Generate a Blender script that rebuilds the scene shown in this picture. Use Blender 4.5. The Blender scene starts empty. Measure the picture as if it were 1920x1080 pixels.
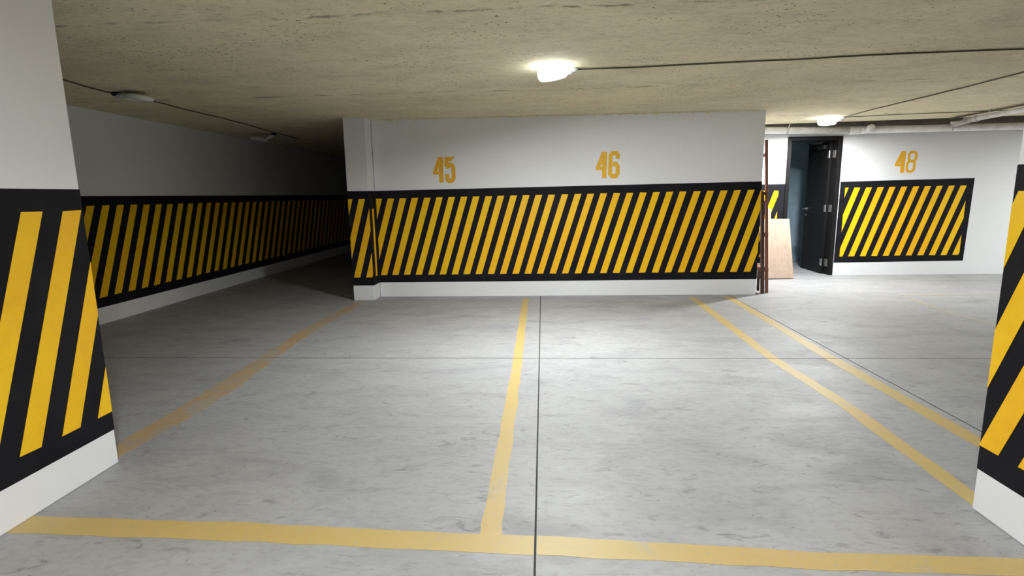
import bpy, bmesh, math, random
from mathutils import Vector, Matrix
random.seed(7)
sc = bpy.context.scene
COL = sc.collection

# ------------------------------------------------------------------ camera
def set_camera():
    pit, yaw, roll = math.radians(9.601), math.radians(-3.333), math.radians(-0.936)
    fwd = Vector((math.sin(yaw)*math.cos(pit), math.cos(yaw)*math.cos(pit), -math.sin(pit)))
    right = Vector((math.cos(yaw), -math.sin(yaw), 0))
    up = right.cross(fwd)
    r = right*math.cos(roll) + up*math.sin(roll)
    u = -right*math.sin(roll) + up*math.cos(roll)
    cd = bpy.data.cameras.new('camera')
    cd.sensor_width = 36.0
    cd.lens = 36.0*1027.15/1920.0
    cd.clip_start = 0.05
    co = bpy.data.objects.new('camera', cd)
    COL.objects.link(co)
    m = Matrix((r, u, -fwd)).transposed().to_4x4()
    m.translation = Vector((0, 0, 1.4))
    co.matrix_world = m
    sc.camera = co
set_camera()

# ------------------------------------------------------------------ world, exposure
w = bpy.data.worlds.new('world')
sc.world = w
w.use_nodes = True
w.node_tree.nodes['Background'].inputs[0].default_value = (0.0, 0.0, 0.0, 1)
w.node_tree.nodes['Background'].inputs[1].default_value = 0.0
sc.view_settings.view_transform = 'Standard'
sc.view_settings.look = 'None'
sc.view_settings.gamma = 1.0
sc.view_settings.use_curve_mapping = False
sc.view_settings.exposure = 0.07
LAMP_POWER = 1360.0        # radiance of a lit lamp's diffuser
LAMP_COLOR = (0.935, 0.972, 1.0, 1)

# ------------------------------------------------------------------ main sizes (metres)
CEIL = 2.4388      # ceiling height
YF = 7.573         # face of the centre wall
YB = 9.345         # face of the back wall with the door
XL = -5.118        # face of the lane wall on the left
XR = 14.0
YREAR = -14.0
YEND = 15.0
XW0, XW1 = -2.32, 2.905   # ends of the centre wall

# ------------------------------------------------------------------ node helpers
class NT:
    def __init__(s, name):
        s.m = bpy.data.materials.new(name)
        s.m.use_nodes = True
        s.t = s.m.node_tree
        s.b = s.t.nodes['Principled BSDF']
        s.tc = s.t.nodes.new('ShaderNodeTexCoord')
    def n(s, typ, **kw):
        x = s.t.nodes.new(typ)
        for k, v in kw.items():
            setattr(x, k, v)
        return x
    def l(s, a, b):
        s.t.links.new(a, b)
    def mapping(s, scale=(1, 1, 1), loc=(0, 0, 0)):
        g = s.n('ShaderNodeMapping')
        g.inputs['Scale'].default_value = scale
        g.inputs['Location'].default_value = loc
        s.l(s.tc.outputs['Object'], g.inputs['Vector'])
        return g.outputs['Vector']
    def noise(s, scale, detail=4, rough=0.55, vec=None, dist=0.0):
        x = s.n('ShaderNodeTexNoise')
        x.inputs['Scale'].default_value = scale
        x.inputs['Detail'].default_value = detail
        x.inputs['Roughness'].default_value = rough
        x.inputs['Distortion'].default_value = dist
        s.l(vec if vec else s.tc.outputs['Object'], x.inputs['Vector'])
        return x.outputs['Fac']
    def voronoi(s, scale, vec=None):
        x = s.n('ShaderNodeTexVoronoi')
        x.inputs['Scale'].default_value = scale
        s.l(vec if vec else s.tc.outputs['Object'], x.inputs['Vector'])
        return x.outputs['Distance']
    def ramp(s, fac, stops):
        x = s.n('ShaderNodeValToRGB')
        e = x.color_ramp.elements
        while len(e) < len(stops):
            e.new(0.5)
        for k, (p, c) in enumerate(stops):
            e[k].position = p
            e[k].color = (c[0], c[1], c[2], 1) if not isinstance(c, (int, float)) else (c, c, c, 1)
        s.l(fac, x.inputs['Fac'])
        return x.outputs['Color']
    def mix(s, fac, a, b, mode='MIX'):
        x = s.n('ShaderNodeMix', data_type='RGBA', blend_type=mode)
        for sock, v in ((x.inputs[0], fac), (x.inputs[6], a), (x.inputs[7], b)):
            if hasattr(v, 'is_linked'):
                s.l(v, sock)
            elif isinstance(v, (int, float)):
                sock.default_value = v
            else:
                sock.default_value = (v[0], v[1], v[2], 1)
        return x.outputs[2]
    def math(s, op, a, b=0.0, c=0.0):
        x = s.n('ShaderNodeMath', operation=op)
        for sock, v in zip(x.inputs, (a, b, c)):
            if hasattr(v, 'is_linked'):
                s.l(v, sock)
            else:
                sock.default_value = v
        return x.outputs[0]
    def bump(s, h, strength=0.3, dist=0.01):
        x = s.n('ShaderNodeBump')
        x.inputs['Strength'].default_value = strength
        x.inputs['Distance'].default_value = dist
        s.l(h, x.inputs['Height'])
        s.l(x.outputs['Normal'], s.b.inputs['Normal'])
    def col(s, c):
        if hasattr(c, 'is_linked'):
            s.l(c, s.b.inputs['Base Color'])
        else:
            s.b.inputs['Base Color'].default_value = (c[0], c[1], c[2], 1)
    def rough(s, v):
        if hasattr(v, 'is_linked'):
            s.l(v, s.b.inputs['Roughness'])
        else:
            s.b.inputs['Roughness'].default_value = v

def concrete_color(t):
    """floor concrete: trowelled grey with soft cloudy stains and scuffs"""
    v1 = t.mapping((1.0, 1.0, 1.0))
    vs = t.mapping((0.75, 1.5, 1.0), (3.1, 1.7, 0))
    big = t.noise(0.55, 3, 0.5, v1)
    mid = t.noise(2.4, 6, 0.62, vs, 0.6)
    fine = t.noise(22, 5, 0.65, vs)
    c = t.ramp(big, [(0.3, (0.30, 0.30, 0.302)), (0.7, (0.345, 0.345, 0.345))])
    c = t.mix(0.6, c, t.ramp(mid, [(0.30, (0.70, 0.70, 0.71)), (0.52, (1.0, 1.0, 1.0)), (0.75, (1.1, 1.1, 1.1))]), 'MULTIPLY')
    c = t.mix(0.6, c, t.ramp(fine, [(0.28, (0.70, 0.70, 0.70)), (0.5, (1.0, 1.0, 1.0)), (0.8, (1.08, 1.08, 1.07))]), 'MULTIPLY')
    # scattered dark scuffs
    sc1 = t.noise(6.5, 7, 0.7, t.mapping((0.8, 2.0, 1), (9.3, 4.1, 0)), 1.2)
    c = t.mix(t.ramp(sc1, [(0.575, 0.0), (0.68, 0.6)]), c, (0.12, 0.12, 0.118))
    sp = t.voronoi(9.0, t.mapping((1, 1, 1), (2.2, 0.4, 0)))
    c = t.mix(t.ramp(sp, [(0.035, 0.6), (0.06, 0.0)]), c, (0.09, 0.085, 0.08))
    return c, mid, fine

def mat_floor():
    t = NT('trowelled_concrete')
    c, mid, fine = concrete_color(t)
    t.col(c)
    t.rough(t.ramp(mid, [(0.3, 0.62), (0.7, 0.46)]))
    t.b.inputs['Specular IOR Level'].default_value = 0.4
    t.bump(fine, 0.12, 0.004)
    return t.m

def mat_line(name, wear_lo, wear_hi, tint=(0.47, 0.355, 0.105)):
    """yellow floor paint worn through to the concrete"""
    t = NT(name)
    c, mid, fine = concrete_color(t)
    wn = t.noise(3.2, 8, 0.68, t.mapping((1, 1, 1), (5.5, 1.2, 0)), 0.8)
    spot = t.noise(38, 4, 0.7)
    tone = t.noise(1.4, 3, 0.5, t.mapping((1, 1, 1), (1.5, 7.2, 0)))
    y = t.mix(tone, (tint[0], tint[1]*1.06, tint[2]*1.2), (tint[0]*1.02, tint[1]*0.86, tint[2]*0.8))
    f = t.ramp(wn, [(wear_lo, 0.15), (wear_hi, 0.92)])
    f2 = t.ramp(spot, [(0.30, 0.45), (0.42, 1.0)])
    t.col(t.mix(t.math('MULTIPLY', f, f2), c, y))
    t.rough(0.5)
    t.bump(fine, 0.12, 0.004)
    return t.m

def mat_ceiling():
    t = NT('cast_concrete_ceiling')
    vs = t.mapping((0.62, 1.25, 1.0))
    big = t.noise(0.7, 4, 0.55)
    streak = t.noise(3.0, 6, 0.65, vs, 0.4)
    fine = t.noise(26, 6, 0.72, t.mapping((0.7, 1.3, 1)))
    c = t.ramp(big, [(0.3, (0.755, 0.685, 0.475)), (0.7, (0.86, 0.79, 0.565))])
    c = t.mix(0.55, c, t.ramp(streak, [(0.3, (0.72, 0.72, 0.70)), (0.55, (1, 1, 1)), (0.8, (1.12, 1.11, 1.08))]), 'MULTIPLY')
    c = t.mix(0.6, c, t.ramp(fine, [(0.30, (0.55, 0.54, 0.5)), (0.48, (1, 1, 1)), (0.8, (1.1, 1.1, 1.08))]), 'MULTIPLY')
    # air holes in clusters
    pit = t.voronoi(22, t.mapping((1, 1, 1), (0.3, 0.8, 0)))
    cl = t.noise(1.6, 3, 0.5, t.mapping((1, 1, 1), (4.4, 2.0, 0)))
    pm = t.math('MULTIPLY', t.ramp(pit, [(0.10, 1.0), (0.2, 0.0)]), t.ramp(cl, [(0.44, 0.0), (0.58, 0.95)]))
    c = t.mix(pm, c, (0.10, 0.09, 0.06))
    # ragged joint left by the formwork boards
    sep = t.n('ShaderNodeSeparateXYZ')
    t.l(t.tc.outputs['Object'], sep.inputs[0])
    wob = t.noise(1.3, 2, 0.5)
    yy = t.math('ADD', sep.outputs['Y'], t.math('MULTIPLY', wob, 0.14))
    d = t.math('ABSOLUTE', t.math('SUBTRACT', t.math('PINGPONG', t.math('ADD', yy, -2.16), 1.22), 1.22))
    seam = t.ramp(d, [(0.005, 1.0), (0.035, 0.0)])
    rag = t.ramp(t.noise(7, 5, 0.7, t.mapping((0.5, 1, 1), (8, 3, 0))), [(0.50, 0.0), (0.60, 0.8)])
    c = t.mix(t.math('MULTIPLY', seam, rag), c, (0.10, 0.085, 0.055))
    t.col(c)
    t.rough(0.9)
    h = t.math('SUBTRACT', t.math('ADD', t.math('MULTIPLY', streak, 0.6), fine), pm)
    t.bump(h, 0.55, 0.012)
    return t.m

def mat_wall(name='white_wall_paint', base=(0.80, 0.80, 0.805)):
    t = NT(name)
    a = t.noise(1.1, 4, 0.55)
    f = t.noise(45, 4, 0.6)
    c = t.mix(0.5, base, t.ramp(a, [(0.3, (0.93, 0.93, 0.93)), (0.7, (1.03, 1.03, 1.03))]), 'MULTIPLY')
    sm = t.noise(5.5, 7, 0.7, t.mapping((1, 1, 1), (3, 8, 2)), 0.9)
    c = t.mix(t.ramp(sm, [(0.66, 0.0), (0.76, 0.25)]), c, (0.42, 0.42, 0.43))
    t.col(c)
    t.rough(0.55)
    t.b.inputs['Specular IOR Level'].default_value = 0.3
    t.bump(f, 0.10, 0.003)
    return t.m

def mat_black():
    t = NT('black_wall_paint')
    a = t.noise(3.0, 5, 0.6)
    t.col(t.ramp(a, [(0.3, (0.007, 0.007, 0.009)), (0.7, (0.014, 0.014, 0.017))]))
    t.rough(0.6)
    t.b.inputs['Specular IOR Level'].default_value = 0.1
    t.bump(t.noise(45, 4, 0.6), 0.10, 0.003)
    return t.m

def mat_yellow(name, a, b):
    t = NT(name)
    n = t.noise(1.1, 4, 0.6, t.mapping((1, 1, 1), (2, 5, 1)))
    f = t.noise(14, 5, 0.65)
    c = t.ramp(n, [(0.35, a), (0.65, b)])
    c = t.mix(0.35, c, t.ramp(f, [(0.3, (0.82, 0.80, 0.8)), (0.6, (1.03, 1.03, 1.03))]), 'MULTIPLY')
    t.col(c)
    t.rough(0.45)
    t.b.inputs['Specular IOR Level'].default_value = 0.3
    t.bump(f, 0.06, 0.003)
    return t.m

def mat_plain(name, c, rough=0.5, metal=0.0, var=0.12, scale=9.0, spec=0.4):
    t = NT(name)
    n = t.noise(scale, 4, 0.6)
    lo = tuple(x*(1-var) for x in c)
    hi = tuple(min(1, x*(1+var)) for x in c)
    t.col(t.ramp(n, [(0.3, lo), (0.7, hi)]))
    t.rough(rough)
    t.b.inputs['Metallic'].default_value = metal
    t.b.inputs['Specular IOR Level'].default_value = spec
    return t.m

def mat_wood(name, lo, hi, stretch, stain=0.0):
    t = NT(name)
    g = t.noise(7, 6, 0.6, t.mapping(stretch), 1.0)
    c = t.ramp(g, [(0.3, lo), (0.7, hi)])
    if stain:
        s = t.noise(5, 5, 0.6, t.mapping((1, 1, 0.5), (2.5, 1, 0.4)))
        c = t.mix(t.ramp(s, [(0.56, 0.0), (0.72, stain)]), c, (0.20, 0.17, 0.14))
    t.col(c)
    t.rough(0.7)
    t.bump(g, 0.15, 0.003)
    return t.m

def mat_emit(name, strength):
    t = NT(name)
    t.col((0.9, 0.9, 0.88))
    t.b.inputs['Emission Color'].default_value = LAMP_COLOR
    t.b.inputs['Emission Strength'].default_value = strength
    return t.m

M = dict(
    floor=mat_floor(), ceiling=mat_ceiling(), wall=mat_wall(), black=mat_black(),
    line=mat_line('yellow_floor_paint', 0.20, 0.42), worn=mat_line('worn_yellow_floor_paint', 0.36, 0.62, (0.42, 0.29, 0.115)),
    faded=mat_line('faded_yellow_floor_paint', 0.50, 0.85, (0.44, 0.34, 0.13)),
    darkgrey=mat_plain('plain_dark_grey', (0.17, 0.155, 0.135), 0.9, 0.0, 0.25, 6.0, 0.2),
    joint=mat_plain('joint_dirt', (0.05, 0.05, 0.047), 0.9),
    yellow=mat_yellow('yellow_wall_paint', (0.90, 0.46, 0.008), (0.92, 0.57, 0.008)),
    number=mat_yellow('yellow_stencil_paint', (0.80, 0.42, 0.03), (0.85, 0.50, 0.04)),
    blue=mat_plain('blue_grey_room_paint', (0.32, 0.44, 0.52), 0.7),
    door=mat_plain('black_door_lacquer', (0.010, 0.009, 0.009), 0.5, spec=0.15),
    steel=mat_plain('brushed_steel', (0.55, 0.54, 0.52), 0.35, 0.9),
    pvc=mat_plain('white_pvc', (0.80, 0.79, 0.77), 0.4),
    pvcgrey=mat_plain('grey_pvc', (0.50, 0.49, 0.46), 0.5),
    plastic=mat_plain('white_plastic', (0.72, 0.72, 0.70), 0.4),
    dark=mat_plain('dark_plastic', (0.02, 0.02, 0.02), 0.5),
    cable=mat_plain('grey_brown_cable', (0.10, 0.085, 0.06), 0.6),
    ply=mat_wood('pale_plywood', (0.36, 0.26, 0.19), (0.47, 0.355, 0.27), (4.0, 4.0, 0.5), 0.45),
    timber=mat_wood('reddish_timber', (0.15, 0.055, 0.03), (0.26, 0.10, 0.055), (6, 6, 0.6)),
    timber2=mat_wood('dark_timber', (0.05, 0.022, 0.014), (0.10, 0.045, 0.028), (6, 6, 0.6)),
    lit=mat_emit('lit_diffuser', LAMP_POWER), rim=mat_emit('lit_lamp_rim', 11.0),
    off=mat_plain('unlit_diffuser', (0.75, 0.75, 0.73), 0.35),
)

# ------------------------------------------------------------------ mesh helpers
def tag(o, label=None, cat=None, group=None, kind=None):
    if label: o['label'] = label
    if cat: o['category'] = cat
    if group: o['group'] = group
    if kind: o['kind'] = kind
    return o

def link(name, verts, faces, mat, parent=None, smooth=False):
    me = bpy.data.meshes.new(name)
    me.from_pydata([tuple(v) for v in verts], [], faces)
    me.validate()
    if smooth:
        for p in me.polygons: p.use_smooth = True
    me.materials.append(mat)
    o = bpy.data.objects.new(name, me)
    COL.objects.link(o)
    if parent: o.parent = parent
    return o

def from_bm(name, bm, mat, parent=None, smooth=False):
    bmesh.ops.recalc_face_normals(bm, faces=bm.faces)
    me = bpy.data.meshes.new(name)
    bm.to_mesh(me)
    bm.free()
    if smooth:
        for p in me.polygons: p.use_smooth = True
    me.materials.append(mat)
    o = bpy.data.objects.new(name, me)
    COL.objects.link(o)
    if parent: o.parent = parent
    return o

def empty(name, loc=(0, 0, 0)):
    o = bpy.data.objects.new(name, None)
    o.location = loc
    o.empty_display_size = 0.1
    COL.objects.link(o)
    return o

def add_box(bm, lo, hi, bevel=0.0):
    vs = [bm.verts.new((x, y, z)) for x in (lo[0], hi[0]) for y in (lo[1], hi[1]) for z in (lo[2], hi[2])]
    fs = [bm.faces.new([vs[i] for i in q]) for q in ((0, 1, 3, 2), (4, 6, 7, 5), (0, 4, 5, 1), (2, 3, 7, 6), (0, 2, 6, 4), (1, 5, 7, 3))]
    if bevel:
        es = list({e for f in fs for e in f.edges})
        bmesh.ops.bevel(bm, geom=es, offset=bevel, segments=2, affect='EDGES', profile=0.5)

def box(name, lo, hi, mat, parent=None, bevel=0.0):
    bm = bmesh.new()
    add_box(bm, lo, hi, bevel)
    return from_bm(name, bm, mat, parent)

def add_beam(bm, a, b, w, h, side=(0, 1, 0), bevel=0.003):
    """straight timber from a to b, w along side, h across"""
    a, b = Vector(a), Vector(b)
    d = (b-a).normalized()
    s = Vector(side); s = (s-d*s.dot(d)).normalized()
    t = d.cross(s)
    vs = []
    for p in (a, b):
        for i, j in ((-1, -1), (1, -1), (1, 1), (-1, 1)):
            vs.append(bm.verts.new(p+s*(i*w/2)+t*(j*h/2)))
    fs = [bm.faces.new([vs[i] for i in q]) for q in ((3, 2, 1, 0), (4, 5, 6, 7), (0, 1, 5, 4), (1, 2, 6, 5), (2, 3, 7, 6), (3, 0, 4, 7))]
    if bevel:
        bmesh.ops.bevel(bm, geom=list({e for f in fs for e in f.edges}), offset=bevel, segments=1, affect='EDGES')

def beam(name, a, b, w, h, mat, parent=None, side=(0, 1, 0)):
    bm = bmesh.new()
    add_beam(bm, a, b, w, h, side)
    return from_bm(name, bm, mat, parent)

def add_tube(bm, pts, r, n=10, cap=True):
    pts = [Vector(p) for p in pts]
    rings = []
    rr = r if isinstance(r, (list, tuple)) else [r]*len(pts)
    ref = None
    for k, p in enumerate(pts):
        d = (pts[min(k+1, len(pts)-1)]-pts[max(k-1, 0)]).normalized()
        if ref is None:
            ref = Vector((0, 0, 1)) if abs(d.z) < 0.9 else Vector((1, 0, 0))
        s = ref-d*ref.dot(d)
        s.normalize()
        ref = s
        t = d.cross(s)
        rings.append([bm.verts.new(p+(s*math.cos(2*math.pi*i/n)+t*math.sin(2*math.pi*i/n))*rr[k]) for i in range(n)])
    for a, b in zip(rings, rings[1:]):
        for i in range(n):
            bm.faces.new((a[i], a[(i+1) % n], b[(i+1) % n], b[i]))
    if cap:
        bm.faces.new(rings[0][::-1])
        bm.faces.new(rings[-1])

def tube(name, pts, r, mat, parent=None, n=10):
    bm = bmesh.new()
    add_tube(bm, pts, r, n)
    return from_bm(name, bm, mat, parent, smooth=True)

def add_lathe(bm, prof, n=32, mtx=Matrix.Identity(4)):
    """profile of (radius, z) turned round the local z axis"""
    rings = []
    for r, z in prof:
        if r < 1e-6:
            rings.append([bm.verts.new(mtx @ Vector((0, 0, z)))])
        else:
            rings.append([bm.verts.new(mtx @ Vector((r*math.cos(2*math.pi*i/n), r*math.sin(2*math.pi*i/n), z))) for i in range(n)])
    for a, b in zip(rings, rings[1:]):
        for i in range(n):
            j = (i+1) % n
            if len(a) == 1 and len(b) == 1: continue
            if len(a) == 1: bm.faces.new((a[0], b[j], b[i]))
            elif len(b) == 1: bm.faces.new((a[i], a[j], b[0]))
            else: bm.faces.new((a[i], a[j], b[j], b[i]))

# paint on a wall plane: u runs along the wall, z is up; P(u, z, off) gives the point
def plane_y(y):      # faces -y
    return lambda u, z, off: (u, y-off, z)
def plane_x(x, s):   # faces s*x, u = y
    return lambda u, z, off: (x+s*off, u, z)

def clip(poly, axis, lim, keep_less):
    out = []
    for i in range(len(poly)):
        a, b = poly[i], poly[(i+1) % len(poly)]
        ia = (a[axis] <= lim) == keep_less or abs(a[axis]-lim) < 1e-9
        ib = (b[axis] <= lim) == keep_less or abs(b[axis]-lim) < 1e-9
        if ia: out.append(a)
        if ia != ib:
            t = (lim-a[axis])/(b[axis]-a[axis])
            out.append((a[0]+(b[0]-a[0])*t, a[1]+(b[1]-a[1])*t))
    return out

def area(poly):
    return abs(sum(a[0]*b[1]-b[0]*a[1] for a, b in zip(poly, poly[1:]+poly[:1])))/2

def add_patch(bm, P, poly, o0, o1):
    top = [bm.verts.new(P(u, z, o1)) for u, z in poly]
    bot = [bm.verts.new(P(u, z, o0)) for u, z in poly]
    n = len(poly)
    bm.faces.new(top)
    bm.faces.new(bot[::-1])
    for i in range(n):
        j = (i+1) % n
        bm.faces.new((top[j], top[i], bot[i], bot[j]))

def patch(name, P, poly, mat, parent, o0=0.0, o1=0.002):
    bm = bmesh.new()
    add_patch(bm, P, poly, o0, o1)
    return from_bm(name, bm, mat, parent)

def stripes(P, parent, items, u0, u1, mat='yellow', name='stripe', jitter=0.0025):
    """items: (bottom_u, bottom_z, top_u, top_z, width)"""
    for ub, zb, ut, zt, wd in items:
        j = lambda: random.uniform(-jitter, jitter)
        poly = [(ub+j(), zb+j()), (ub+wd+j(), zb+j()), (ut+wd+j(), zt+j()), (ut+j(), zt+j())]
        poly = clip(clip(poly, 0, u1, True), 0, u0, False) if len(poly) > 2 else poly
        if len(poly) > 2 and area(poly) > 2e-4:
            patch(name, P, poly, M[mat], parent, 0.0015, 0.0032)

def stroke_polys(pts, wd, closed=False):
    """thick polyline as a chain of quads"""
    n = len(pts)
    L, R = [], []
    for k in range(n):
        p = Vector(pts[k])
        a = Vector(pts[k-1]) if (k > 0 or closed) else None
        b = Vector(pts[(k+1) % n]) if (k < n-1 or closed) else None
        d1 = (p-a).normalized() if a is not None else (b-p).normalized()
        d2 = (b-p).normalized() if b is not None else d1
        nrm = Vector((-(d1+d2).y, (d1+d2).x)).normalized()
        c = max(0.6, nrm.dot(Vector((-d1.y, d1.x))))
        L.append(p+nrm*(wd/2/c)); R.append(p-nrm*(wd/2/c))
    out = []
    for k in range(n if closed else n-1):
        j = (k+1) % n
        out.append([tuple(R[k]), tuple(R[j]), tuple(L[j]), tuple(L[k])])
    return out

DIG = {
    '4': [[(0.0, .31), (0.0, .42), (.25, .98), (.29, 1.0), (.29, .62), (.19, .43)], [(0, .31), (.29, .31), (.29, .43), (.02, .43)],
          [(.265, 0), (.45, 0), (.47, .985), (.27, 1.0)]],
    '5': [[(.53, .99), (.99, 1.0), (.84, .84), (.70, .81), (.68, .60), (.53, .60)]] +
         stroke_polys([(.60, .58), (.74, .68), (.86, .65), (.91, .57), (.91, .17), (.84, .07), (.72, .05), (.63, .10), (.62, .22), (.62, .33)], .175),
    '6': stroke_polys([(.90, .72), (.92, .84), (.85, .93), (.69, .93), (.61, .84), (.60, .16), (.68, .07), (.83, .07), (.91, .16), (.91, .42), (.84, .53), (.70, .52)], .165),
    '8': stroke_polys([(.62, .60), (.62, .86), (.70, .945), (.86, .945), (.94, .86), (.94, .62), (.86, .53), (.70, .53)], .115, True) +
         stroke_polys([(.56, .14), (.57, .43), (.66, .53), (.82, .53), (.90, .44), (.89, .14), (.80, .055), (.65, .055)], .115, True),
}
def number(P, parent, digits, u0, u1, z0, z1, label):
    bm = bmesh.new()
    for ch in digits:
        for k, poly in enumerate(DIG[ch]):
            add_patch(bm, P, [(u0+(u1-u0)*x, z0+(z1-z0)*z) for x, z in poly], 0.0, 0.0015+0.00002*k)
    return tag(from_bm('painted_number', bm, M['number'], parent), label)

# ================================================================== floor: slabs between saw-cut joints
floor = box('floor', (XL-0.2, YREAR-0.2, -0.16), (XR+0.2, YEND+0.2, -0.03), M['joint'])
tag(floor, kind='structure')
XJ = [XL-0.1, -0.040, 2.541, XR+0.1]
YJ = [YREAR-0.1, -5.4, -0.40, 4.604, 9.62, YEND+0.1]
GAP = 0.0043
for i in range(len(XJ)-1):
    for j in range(len(YJ)-1):
        x0, x1, y0, y1 = XJ[i]+GAP, XJ[i+1]-GAP, YJ[j]+GAP, YJ[j+1]-GAP
        sl = box('concrete_slab', (x0, y0, -0.028), (x1, y1, 0.0), M['floor'], floor)
        sl.data.materials.append(M['joint'])           # dirt-filled sides of the joints
        for f in sl.data.polygons:
            f.material_index = 0 if f.normal.z > 0.5 else 1

def line_strip(pts, mat, seed, top=0.0012):
    """painted line as a strip through centre points (x, y, half width), cut at the slab joints"""
    rnd = random.Random(seed)
    # resample with a slightly hand-painted edge
    dense = []
    for (a, b) in zip(pts, pts[1:]):
        n = max(1, int(math.hypot(b[0]-a[0], b[1]-a[1])/0.12))
        for k in range(n):
            t = k/n
            dense.append([a[m]+(b[m]-a[m])*t for m in range(3)])
    dense.append(list(pts[-1]))
    runs, cur = [], []
    along_y = abs(pts[-1][1]-pts[0][1]) > abs(pts[-1][0]-pts[0][0])
    ax = 1 if along_y else 0
    cuts = YJ if along_y else XJ
    prev = None
    for q in dense:
        if prev is not None:
            for c in cuts:
                if (prev[ax]-c)*(q[ax]-c) < 0:
                    t = (c-prev[ax])/(q[ax]-prev[ax])
                    m = [prev[k]+(q[k]-prev[k])*t for k in range(3)]
                    s = 1 if q[ax] > prev[ax] else -1
                    e = list(m); e[ax] -= s*GAP*1.3
                    b = list(m); b[ax] += s*GAP*1.3
                    cur.append(e); runs.append(cur); cur = [b]
        cur.append(q); prev = q
    runs.append(cur)
    for run in runs:
        if len(run) < 2: continue
        bm = bmesh.new()
        V = []
        for q in run:
            jl, jr = rnd.uniform(-.005, .005), rnd.uniform(-.005, .005)
            if along_y:
                a, b = (q[0]-q[2]+jl, q[1]), (q[0]+q[2]+jr, q[1])
            else:
                a, b = (q[0], q[1]-q[2]+jl), (q[0], q[1]+q[2]+jr)
            V.append([bm.verts.new((*a, top)), bm.verts.new((*b, top)), bm.verts.new((*b, 0.0)), bm.verts.new((*a, 0.0))])
        for a, b in zip(V, V[1:]):
            for i in range(4):
                j = (i+1) % 4
                bm.faces.new((a[i], a[j], b[j], b[i]))
        bm.faces.new(V[0][::-1]); bm.faces.new(V[-1])
        from_bm('painted_line', bm, M[mat], floor)

# line across the front of the bays
line_strip([(-2.32, 2.09, .062), (-1.30, 2.068, .064), (-.36, 2.028, .058), (-.05, 2.018, .063), (1.06, 1.957, .052), (2.6, 1.93, .05), (5.2, 1.9, .05)], 'line', 1)
# between the two bays
line_strip([(-.227, 2.03, .046), (-.2295, 2.43, .0435), (-.2235, 3.51, .0415), (-.2275, 4.47, .039), (-.2455, 7.40, .042)], 'line', 2, 0.0009)
# left side of bay, crooked and worn
line_strip([(-2.44, 2.67, .07), (-2.40, 3.35, .10), (-2.42, 3.95, .10), (-2.47, 4.55, .085), (-2.53, 5.6, .075), (-2.50, 6.7, .075), (-2.50, 7.20, .07)], 'worn', 3)
# pair beside the right pillar
line_strip([(1.955, 2.345, .045), (1.97, 3.0, .05), (1.985, 3.55, .05), (1.935, 4.57, .048), (1.965, 5.6, .05), (2.0, 7.4, .05)], 'line', 4)
line_strip([(2.43, 2.35, .05), (2.42, 3.0, .055), (2.42, 3.97, .055), (2.42, 4.57, .055), (2.47, 6.2, .05), (2.485, 7.45, .052)], 'line', 5)
# far bay, almost worn away
line_strip([(4.65, 3.2, .045), (4.648, 5.8, .045), (4.645, 6.6, .045), (4.75, 7.4, .04)], 'faded', 6)
line_strip([(4.75, 7.50, .05), (6.5, 7.52, .05), (9.3, 7.52, .05)], 'faded', 7)

# ================================================================== ceiling and walls
bm = bmesh.new()
cx0, cx1, cy0, cy1 = XL-.2, XR+.2, YREAR-.2, YEND+.2
SLOT = lambda x: 9.24-(x-XW1)*.110          # slanting free edge of the slab in front of the back wall
prof = [(cx0, cy0), (cx1, cy0), (cx1, SLOT(cx1)), (XW1, SLOT(XW1)), (XW1, cy1), (cx0, cy1)]
lo_ = [bm.verts.new((x, y, CEIL)) for x, y in prof]
hi_ = [bm.verts.new((x, y, CEIL+.25)) for x, y in prof]
bm.faces.new(lo_[::-1]); bm.faces.new(hi_)
for i in range(len(prof)):
    j = (i+1) % len(prof)
    bm.faces.new((lo_[i], lo_[j], hi_[j], hi_[i]))
add_box(bm, (XW1-.05, SLOT(cx1)-.1, CEIL+.25), (cx1, YB+.2, CEIL+.33))
add_box(bm, (XW1-.05, YB+.17, CEIL), (5.9, 11.6, CEIL+.1))
tag(from_bm('ceiling', bm, M['ceiling']), kind='structure')

wf = tag(box('wall_front', (XW0, YF, 0), (XW1, YB, CEIL), M['wall'], bevel=0.006), kind='structure')
wl = tag(box('wall_left', (XL-0.2, YREAR, 0), (XL, YEND, CEIL), M['wall']), kind='structure')
tag(box('wall_right', (XR, YREAR, 0), (XR+0.2, YB+0.2, CEIL), M['wall']), kind='structure')
tag(box('wall_rear', (XL-0.2, YREAR-0.2, 0), (XR+0.2, YREAR, CEIL), M['wall']), kind='structure')
tag(box('wall_end', (XL-0.2, YEND, 0), (XW0+0.3, YEND+0.2, CEIL), M['wall']), kind='structure')
tag(box('wall_lane', (XW0, YB, 0), (XW0+0.2, YEND, CEIL), M['wall']), kind='structure')

# back wall with the doorway
DX0, DX1, DZ = 3.955, 4.81, 2.255       # outside of the door frame
bm = bmesh.new()
add_box(bm, (XW0+0.2, YB, 0), (DX0+0.02, YB+0.18, CEIL))
add_box(bm, (DX1-0.02, YB, 0), (XR+0.2, YB+0.18, CEIL+.25))
add_box(bm, (XW1-.05, YB, CEIL), (DX1-0.02, YB+0.18, CEIL+.25))
add_box(bm, (DX0+0.02, YB, DZ-0.02), (DX1-0.02, YB+0.18, CEIL))
wb = tag(from_bm('wall_back', bm, M['wall']), kind='structure')
# small room behind the door
bm = bmesh.new()
add_box(bm, (2.9, 11.35, 0), (5.8, 11.5, CEIL))
add_box(bm, (2.9, YB+0.18, 0), (3.05, 11.35, CEIL))
add_box(bm, (5.65, YB+0.18, 0), (5.8, 11.35, CEIL))
tag(from_bm('wall_room', bm, M['blue']), kind='structure')

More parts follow.
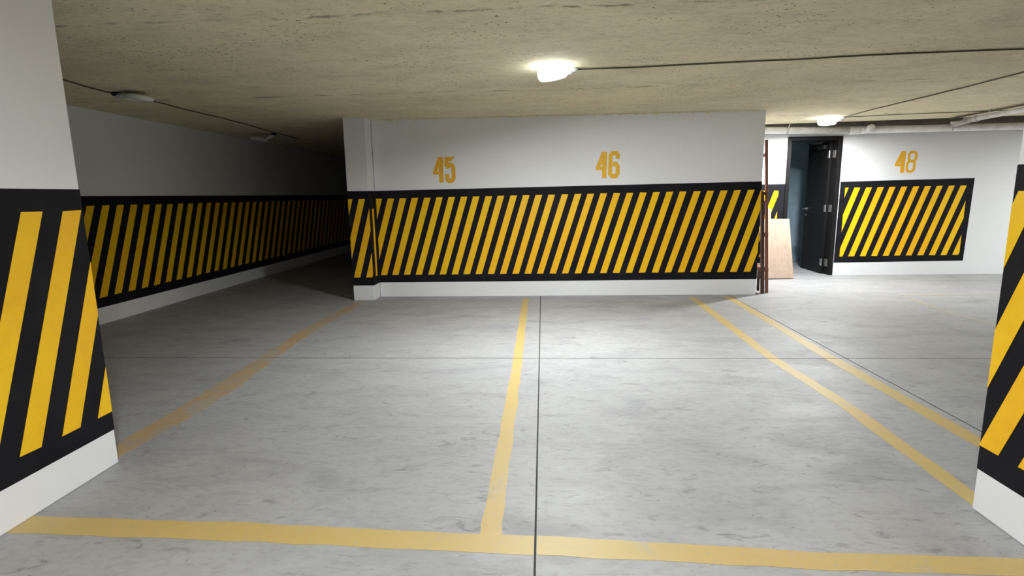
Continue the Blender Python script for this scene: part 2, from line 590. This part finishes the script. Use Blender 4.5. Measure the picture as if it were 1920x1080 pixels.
# --- centre wall paint
PF = plane_y(YF)
patch('black_band', PF, [(XW0, .209), (XW1, .220), (XW1, 1.529), (XW0, 1.490)], M['black'], wf)
zt = lambda x: 1.386+(x+1.971)*(1.422-1.386)/4.868
zb = lambda x: .317+(x+2.298)*(.321-.317)/4.844
TOPX = [-1.971, -1.804, -1.633, -1.462, -1.292, -1.121, -0.954, -0.782, -0.615, -0.439, -0.268, -0.098, 0.079, 0.256, 0.432, 0.605, 0.78, 0.954, 1.129, 1.307, 1.483, 1.658, 1.835, 2.019, 2.193, 2.372, 2.547, 2.725, 2.897]
BOTX = [-2.298, -2.134, -1.97, -1.799, -1.621, -1.458, -1.289, -1.12, -0.951, -0.778, -0.606, -0.431, -0.262, -0.09, 0.086, 0.258, 0.435, 0.608, 0.784, 0.96, 1.134, 1.312, 1.49, 1.663, 1.843, 2.011, 2.194, 2.374, 2.546]
it = [(b, zb(b), t, zt(t), .0885) for b, t in zip(BOTX, TOPX)]
for k, (b, t) in enumerate(((-2.465, -2.140), (-2.63, -2.31), (2.728, 3.075))):
    it.append((b, zb(b), t, zt(t), .0885))
stripes(PF, wf, it, XW0+0.012, XW1-0.004, jitter=0.0018)
number(PF, wf, '45', -1.497, -1.186, 1.589, 1.931, 'yellow stencilled number 45')
number(PF, wf, '46', .711, 1.032, 1.607, 1.956, 'yellow stencilled number 46')

# rough line of ceiling concrete smeared over the top of the plaster
rr = random.Random(21)
poly = [(XW1-.01, CEIL-.001), (XW0+.01, CEIL-.001)]
x = XW0+.01
while x < XW1-.03:
    poly.append((x, CEIL-.006-rr.random()**3*.026))
    x += rr.uniform(.012, .05)
poly.append((XW1-.01, CEIL-.008))
patch('rough_plaster_edge', PF, poly, M['ceiling'], wf, 0.0, 0.003)

# --- pilaster at the wall's left end
CY = 7.317
CX0, CX1 = -2.617, -2.325
pil = box('pilaster', (CX0, CY, 0), (CX1, 8.1, CEIL), M['wall'], wf, bevel=0.006)
PC = plane_y(CY)
patch('black_band', PC, [(CX0, .208), (CX1, .209), (CX1, 1.488), (CX0, 1.490)], M['black'], pil)
PCS = plane_x(CX1, 1)
patch('black_band', PCS, [(CY-.002, .209), (YF, .209), (YF, 1.488), (CY-.002, 1.488)], M['black'], pil)
it = []
for b in (-2.942, -2.770, -2.598, -2.428):
    it.append((b, .320, b+.305, 1.383, .086))
stripes(PC, pil, it, CX0+.004, CX1-.004)
stripes(PCS, pil, [(CY+.10, .322, CY+.10, 1.25, .075)], CY, YF-.004)

# --- lane wall paint
PL = plane_x(XL, 1)
patch('black_band', PL, [(YREAR, .193), (YEND, .193), (YEND, 1.474), (YREAR, 1.460)], M['black'], wl)
stripes(PL, wl, [(5.942+.2245*k, .308, 6.393+.2245*k, 1.36, .112) for k in range(-6, 38)], YREAR, YEND-.05)

# --- back wall paint
PB = plane_y(YB)
patch('black_band', PB, [(4.824, .209), (6.879, .224), (6.910, 1.555), (4.832, 1.531)], M['black'], wb)
it = []
for k in range(-3, 11):
    b = 5.050+.1835*(k-1)
    t = 5.423+.1835*(k-1)
    it.append((b, .311+.001*k, t, 1.436+.0006*k, .092))
stripes(PB, wb, it, 4.91, 6.81)
patch('black_band', PB, [(XW1, .215), (DX0, .215), (DX0, 1.512), (XW1, 1.512)], M['black'], wb)
stripes(PB, wb, [(2.862+.1835*k, .315, 3.235+.1835*k, 1.405, .092) for k in range(-1, 6)], XW1, DX0-.10)
patch('dark_grey_strip', PB, [(XW1, 2.395), (XR, 2.395), (XR, CEIL+.245), (XW1, CEIL+.245)], M['darkgrey'], wb)  # dark grey strip along the top of the back wall, behind the pipe
number(PB, wb, '48', 5.655, 5.99, 1.656, 1.999, 'yellow stencilled number 48')

# --- free-standing pillars
def pillar(lo, hi, face, items, label, bz):
    o = box('pillar', (lo[0], lo[1], 0), (hi[0], hi[1], CEIL), M['wall'], bevel=0.008)
    tag(o, label, 'pillar', kind='structure')
    bm = bmesh.new()
    e = .002
    add_box(bm, (lo[0]-e, lo[1]-e, bz[0]), (hi[0]+e, hi[1]+e, bz[1]), 0.006)
    from_bm('black_band', bm, M['black'], o)
    x = hi[0] if face > 0 else lo[0]
    P0 = plane_x(x, face)
    stripes(lambda u, z, off: P0(u, z, off+.0012), o, items, lo[1]+.012, hi[1]-.003, jitter=.002)
    return o
pillar((-2.80, -2.40), (-2.314, 2.661), 1, [(2.133+.2155*k, .295, 2.543+.2155*k, 1.36, .104) for k in range(-24, 4)],  # unseen rear length added to keep lamp light off the lane
       'white pillar, yellow and black stripes, at the left edge, lengthened unseen to shade the lane', (.190, 1.466))
pillar((1.886, 1.34), (2.40, 2.338), -1, [(2.238-.198*k, .302, 1.816-.198*k, 1.383, .100) for k in range(-4, 6)],
       'white pillar with yellow and black stripes standing at the right edge', (.190, 1.490))

# ================================================================== door
d = tag(empty('door_1', (4.38, YB, 0)), kind='structure')
def dpart(name, bm, mat, parent=d, smooth=False):
    o = from_bm(name, bm, mat, None, smooth)
    o.parent = parent
    o.matrix_parent_inverse = Matrix.Translation(parent.matrix_world.translation).inverted() if parent is d else Matrix.Identity(4)
    return o
d.matrix_world = Matrix.Translation((4.38, YB, 0))
bm = bmesh.new()
FW = 0.06
add_box(bm, (DX0, YB-.015, 0), (DX0+FW, YB+.20, DZ), .003)
add_box(bm, (DX1-FW, YB-.015, 0), (DX1, YB+.20, DZ), .003)
add_box(bm, (DX0+FW, YB-.015, DZ-FW), (DX1-FW, YB+.20, DZ), .003)
dpart('door_frame', bm, M['door'])
# open leaf, hinged on the right jamb, swung into the room
HX, HY, LW, LT, LZ = DX1-FW-.005, YB+.165, .78, .042, 2.185
leaf_m = Matrix.Translation((HX, HY, 0)) @ Matrix.Rotation(math.radians(-2.0), 4, 'Z')
bm = bmesh.new()
add_box(bm, (-LT, 0, .008), (0, LW, LZ), .002)
bm.transform(leaf_m)
leaf = dpart('door_leaf', bm, M['door'])
# children are modelled in world space: undo the parents' offset
leaf.matrix_parent_inverse = d.matrix_world.inverted()
def leafpart(name, bm, mat):
    bm.transform(leaf_m)
    o = from_bm(name, bm, mat)
    o.parent = leaf
    return o
for z in (.20, 1.10, 1.98):
    bm = bmesh.new()
    add_box(bm, (-LT-.004, -.014, z-.055), (-LT+.002, .05, z+.055), .001)
    add_tube(bm, [(-LT-.006, -.016, z-.06), (-LT-.006, -.016, z+.06)], .008, 8)
    add_box(bm, (-.003, -.125, z-.06), (.002, -.02, z+.06), .001)
    leafpart('hinge', bm, M['steel'])
bm = bmesh.new()
add_lathe(bm, [(0, 0), (.026, 0), (.026, .007), (0, .008)], 18, Matrix.Translation((-LT, LW-.07, 1.08)) @ Matrix.Rotation(math.radians(-90), 4, 'Y'))
leafpart('handle_rose', bm, M['steel'])
bm = bmesh.new()
add_tube(bm, [(-LT, LW-.07, 1.08), (-LT-.05, LW-.07, 1.08), (-LT-.055, LW-.08, 1.08), (-LT-.055, LW-.22, 1.078)], .011, 8)
leafpart('door_handle', bm, M['steel'])
bm = bmesh.new()
add_lathe(bm, [(0, 0), (.016, 0), (.016, .012), (0, .014)], 14, Matrix.Translation((-LT, LW-.07, .97)) @ Matrix.Rotation(math.radians(-90), 4, 'Y'))
leafpart('lock_cylinder', bm, M['steel'])
bm = bmesh.new()
add_box(bm, (-LT-.05, .10, LZ-.11), (-LT, .36, LZ-.045), .006)
add_beam(bm, (-LT-.03, .30, LZ-.04), (-.32, .14, LZ-.03), .02, .008, (0, 0, 1), 0)
add_beam(bm, (-.32, .14, LZ-.03), (-.22, -.12, LZ-.03), .02, .008, (0, 0, 1), 0)
leafpart('door_closer', bm, M['dark'])

# ================================================================== lamps
def lamp(loc, sock, tilt_dir, tilt, lit, label):
    """round flat lamp screwed into a socket on the ceiling; loc = centre of the disc"""
    r = tag(empty('ceiling_lamp', loc), label, 'lamp', 'round ceiling lamps')
    ax = Vector((tilt_dir[0], tilt_dir[1], 0)).cross(Vector((0, 0, 1)))
    rot = Matrix.Rotation(tilt, 4, ax.normalized()) if tilt else Matrix.Identity(4)
    if not lit: rot = rot @ Matrix.Diagonal((1.05, 1.05, .6, 1))
    bm = bmesh.new()
    add_lathe(bm, [(.0, .028), (.065, .028), (.105, .022), (.122, .010), (.126, -.006), (.124, -.030), (.116, -.050), (.105, -.060), (.101, -.060), (.100, -.048)], 40, rot)
    from_bm('housing', bm, M['rim'] if lit else M['plastic'], r, True)
    bm = bmesh.new()
    add_lathe(bm, [(.101, -.051), (.09, -.0515), (.06, -.052), (.03, -.052), (0, -.052)], 40, rot)
    from_bm('diffuser', bm, M['lit'] if lit else M['off'], r, True)
    s = Vector((sock[0]-loc[0], sock[1]-loc[1], 0))
    inner = rot @ Vector((0, 0, .022))
    e = Vector((s.x, s.y, CEIL-loc[2]))
    bm = bmesh.new()
    add_lathe(bm, [(0, 0), (.042, 0), (.042, -.022), (.030, -.034), (0, -.034)], 18, Matrix.Translation(e))
    from_bm('socket_base', bm, M['plastic'] if lit else M['dark'], r, True)
    bm = bmesh.new()
    d0 = Vector((s.x, s.y, CEIL-loc[2]-.030))
    edge = rot @ (Vector((s.x, s.y, 0)).normalized()*.10)
    add_tube(bm, [d0+(e-d0)*.2, d0+(edge-d0)*.25, d0+(edge-d0)*.6, edge], [.022, .026, .024, .018], 14)
    from_bm('socket', bm, M['plastic'], r, True)
    return r
lamp((.085, 4.74, 2.398), (.26, 4.84), (1, .4), math.radians(10), True, 'glowing round ceiling lamp above the bays in front of the striped wall')
lamp((4.12, 8.47, 2.400), (4.32, 8.44), (0, -1), math.radians(3), True, 'glowing round ceiling lamp in front of the open door')
lamp((-3.885, 5.30, 2.395), (-4.10, 5.30), (1, 0), math.radians(-6), False, 'unlit round ceiling lamp over the dark lane, nearer of two')
lamp((-4.50, 8.75, 2.36), (-4.28, 8.80), (-1, 0), math.radians(8), False, 'unlit ceiling lamp deep in the dark lane, farther of two')
lamp((-.1, -.10, 2.400), (.1, -.05), (0, 1), math.radians(2), True, 'glowing round ceiling lamp over the driveway above the viewer')
lamp((8.9, 7.1, 2.400), (8.7, 7.08), (0, 1), math.radians(2), True, 'glowing round ceiling lamp behind the right pillar near the numbered 48 wall')

# ================================================================== cables on the ceiling
def cable(name, pts, r, label, z=CEIL-.007):
    rnd = random.Random(len(pts)*7+int(r*1e5))
    P = []
    for a, b in zip(pts, pts[1:]):
        n = max(2, int(math.hypot(b[0]-a[0], b[1]-a[1])/.18))
        for k in range(n):
            t = k/n
            P.append((a[0]+(b[0]-a[0])*t+rnd.uniform(-.006, .006), a[1]+(b[1]-a[1])*t+rnd.uniform(-.006, .006), z-rnd.uniform(0, .004)))
    P.append((*pts[-1], z))
    return tag(tube(name, P, r, M['cable'], None, 6), label, 'cable', 'cables along the ceiling')
cable('ceiling_cable', [(.284, 4.845), (.811, 4.835), (1.44, 4.766), (2.048, 4.718), (2.581, 4.649), (3.115, 4.617), (3.65, 4.60), (4.36, 4.58)], .0065,
      'dark cable running right along the ceiling from the central lamp')
cable('ceiling_cable', [(4.335, 8.42), (4.30, 7.64), (4.342, 7.07), (4.371, 6.19), (4.373, 5.49), (4.37, 3.6)], .0065,
      'dark cable running along the ceiling from the lamp by the door towards the viewer')
cable('ceiling_cable', [(4.36, 8.42), (5.0, 8.24), (5.41, 8.20), (5.81, 8.17), (6.16, 8.09), (7.4, 7.95)], .005,
      'thin cable running right along the ceiling from the lamp by the door to the pipes')
cable('ceiling_cable', [(-4.05, 3.4), (-4.066, 4.68), (-4.11, 4.95), (-4.13, 5.30), (-4.06, 5.76), (-4.086, 6.34), (-4.07, 7.06), (-4.156, 8.33), (-4.2, 8.8), (-4.24, 9.6)], .0065,
      'dark cable linking the unlit lamps along the ceiling of the dark lane')

# ================================================================== pipes
def pipe_ring(bm, c, axis, r, L):
    a = Vector(axis).normalized()*L/2
    add_tube(bm, [Vector(c)-a, Vector(c)-a*.8, Vector(c)+a*.8, Vector(c)+a], [r*.97, r, r, r*.97], 20)
PY = 9.205
pr = tag(empty('drain_pipe', (4.9, PY, 2.32)), 'white plastic drain pipe running along the top of the wall over the door', 'pipe')
def ppart(name, bm, mat, root, smooth=True):
    bm.transform(Matrix.Translation(-Vector(root.location)))
    return from_bm(name, bm, mat, root, smooth)
bm = bmesh.new(); add_tube(bm, [(XW1+.01, PY, 2.372), (4.86, PY, 2.318)], .053, 20); ppart('pipe_run', bm, M['pvc'], pr)
bm = bmesh.new(); add_tube(bm, [(5.10, PY, 2.322), (XR-.02, PY, 2.352)], .054, 20); ppart('pipe_run', bm, M['pvc'], pr)
bm = bmesh.new(); pipe_ring(bm, (4.90, PY, 2.318), (1, 0, 0), .061, .16); ppart('coupling', bm, M['pvc'], pr)
bm = bmesh.new()
add_tube(bm, [(4.97, PY, 2.318), (5.03, PY, 2.320), (5.12, PY, 2.322)], [.056, .056, .056], 20)
ppart('tee', bm, M['pvc'], pr)
bm = bmesh.new()
add_tube(bm, [(5.08, PY, 2.325), (5.085, PY-.09, 2.332), (5.085, PY-.10, 2.332), (5.085, PY-.14, 2.333), (5.085, PY-.15, 2.333)], [.054, .054, .062, .062, .056], 20)
ppart('cleanout_cap', bm, M['pvc'], pr)
for x in (3.86, 6.36, 8.4):
    zc = 2.372-(x-2.9)*.0276 if x < 4.9 else 2.322+(x-5.1)*.0067
    bm = bmesh.new()
    add_tube(bm, [(x-.012, PY, zc), (x+.012, PY, zc)], .0575, 20)
    add_beam(bm, (x, PY-.056, zc), (x+.015, SLOT(x)-.012, CEIL), .018, .003, (1, 0, 0), 0)
    ppart('hanger_strap', bm, M['pvcgrey'], pr)

cp = tag(empty('branch_pipe', (6.13, 6.0, 2.36)), 'grey plastic branch pipe hanging under the ceiling near the right pillar', 'pipe')
bm = bmesh.new(); add_tube(bm, [(6.10, 3.0, 2.385), (6.12, 7.6, 2.372), (6.13, 8.42, 2.366)], .034, 16); ppart('pipe_run', bm, M['pvc'], cp)
bm = bmesh.new(); add_tube(bm, [(6.13, 8.42, 2.366), (6.16, 8.60, 2.360), (6.22, 8.85, 2.350), (6.30, 9.13, 2.345)], .034, 16); ppart('bend', bm, M['pvcgrey'], cp)
for y in (8.40, 8.62):
    bm = bmesh.new(); pipe_ring(bm, (6.13+(y-8.4)*.15, y, 2.364), (0.1, 1, 0), .043, .09); ppart('coupling', bm, M['pvcgrey'], cp)
bm = bmesh.new(); add_tube(bm, [(6.16, 8.5, 2.36), (6.06, 8.62, 2.345), (5.97, 8.66, 2.34)], .022, 12); ppart('side_branch', bm, M['pvcgrey'], cp)
c2 = tag(empty('conduit_pipe', (6.45, 6.0, 2.40)), 'thin dark conduit under the ceiling beside the branch pipe', 'pipe')
bm = bmesh.new(); add_tube(bm, [(6.0, 3.0, 2.415), (6.02, 7.7, 2.415), (6.02, 8.75, 2.415)], .012, 10); ppart('conduit', bm, M['cable'], c2)
for y in (6.8, 8.0):
    bm = bmesh.new(); add_box(bm, (6.0, y-.012, 2.40), (6.04, y+.012, CEIL), .002); ppart('clip', bm, M['steel'], c2, False)

# ================================================================== leaning timber and board
tf = tag(empty('timber_frame', (3.03, 7.8, 0)), 'narrow reddish-brown timber frame propped upright at the end of the striped wall', 'timber frame')
def tpart(name, a, b, wd, h, mat, side=(0, 1, 0)):
    bm = bmesh.new(); add_beam(bm, a, b, wd, h, side); return ppart(name, bm, M[mat], tf, False)
tpart('long_post', (3.112, 7.72, 0), (2.985, 7.72, 2.075), .05, .028, 'timber')
tpart('long_post', (3.112, 8.28, 0), (2.985, 8.28, 2.075), .05, .028, 'timber')
tpart('short_post', (3.046, 7.70, 0), (2.962, 7.70, 1.40), .05, .040, 'timber2')
tpart('short_post', (3.046, 8.25, 0), (2.962, 8.25, 1.40), .05, .040, 'timber2')
tpart('foot', (2.998, 7.74, .03), (2.985, 7.72, .36), .05, .022, 'timber2')
tpart('foot', (2.998, 8.22, .03), (2.985, 8.24, .36), .05, .022, 'timber2')
tpart('rail', (3.040, 7.68, .33), (3.040, 8.31, .33), .05, .125, 'timber', (0, 0, 1))
tpart('rail', (3.035, 7.68, .81), (3.035, 8.31, .81), .05, .075, 'timber', (0, 0, 1))
tpart('rail', (2.985, 7.68, 1.37), (2.985, 8.31, 1.37), .045, .055, 'timber', (0, 0, 1))
tpart('rail', (2.990, 7.70, 1.88), (2.990, 8.30, 1.88), .045, .032, 'timber', (0, 0, 1))

bm = bmesh.new()
bw, bh = .48, .98
add_box(bm, (-bw, -.010, 0), (0, .010, bh), .002)
bm.transform(Matrix.Translation((4.02, 8.965, .006)) @ Matrix.Rotation(math.radians(7), 4, 'Z') @ Matrix.Rotation(math.radians(-16), 4, 'X') @ Matrix.Rotation(math.radians(1.2), 4, 'Y'))
tag(from_bm('plywood_board', bm, M['ply']), 'pale plywood board leaning beside the open black door', 'board')

bm = bmesh.new()
add_box(bm, (-.035, -.009, 0), (.035, .009, 1.13), .002)
bm.transform(Matrix.Translation((3.690, 9.10, .004)) @ Matrix.Rotation(math.radians(-9.5), 4, 'X'))
tag(from_bm('wood_plank', bm, M['ply']), 'narrow pale wood plank standing behind the plywood board', 'plank')
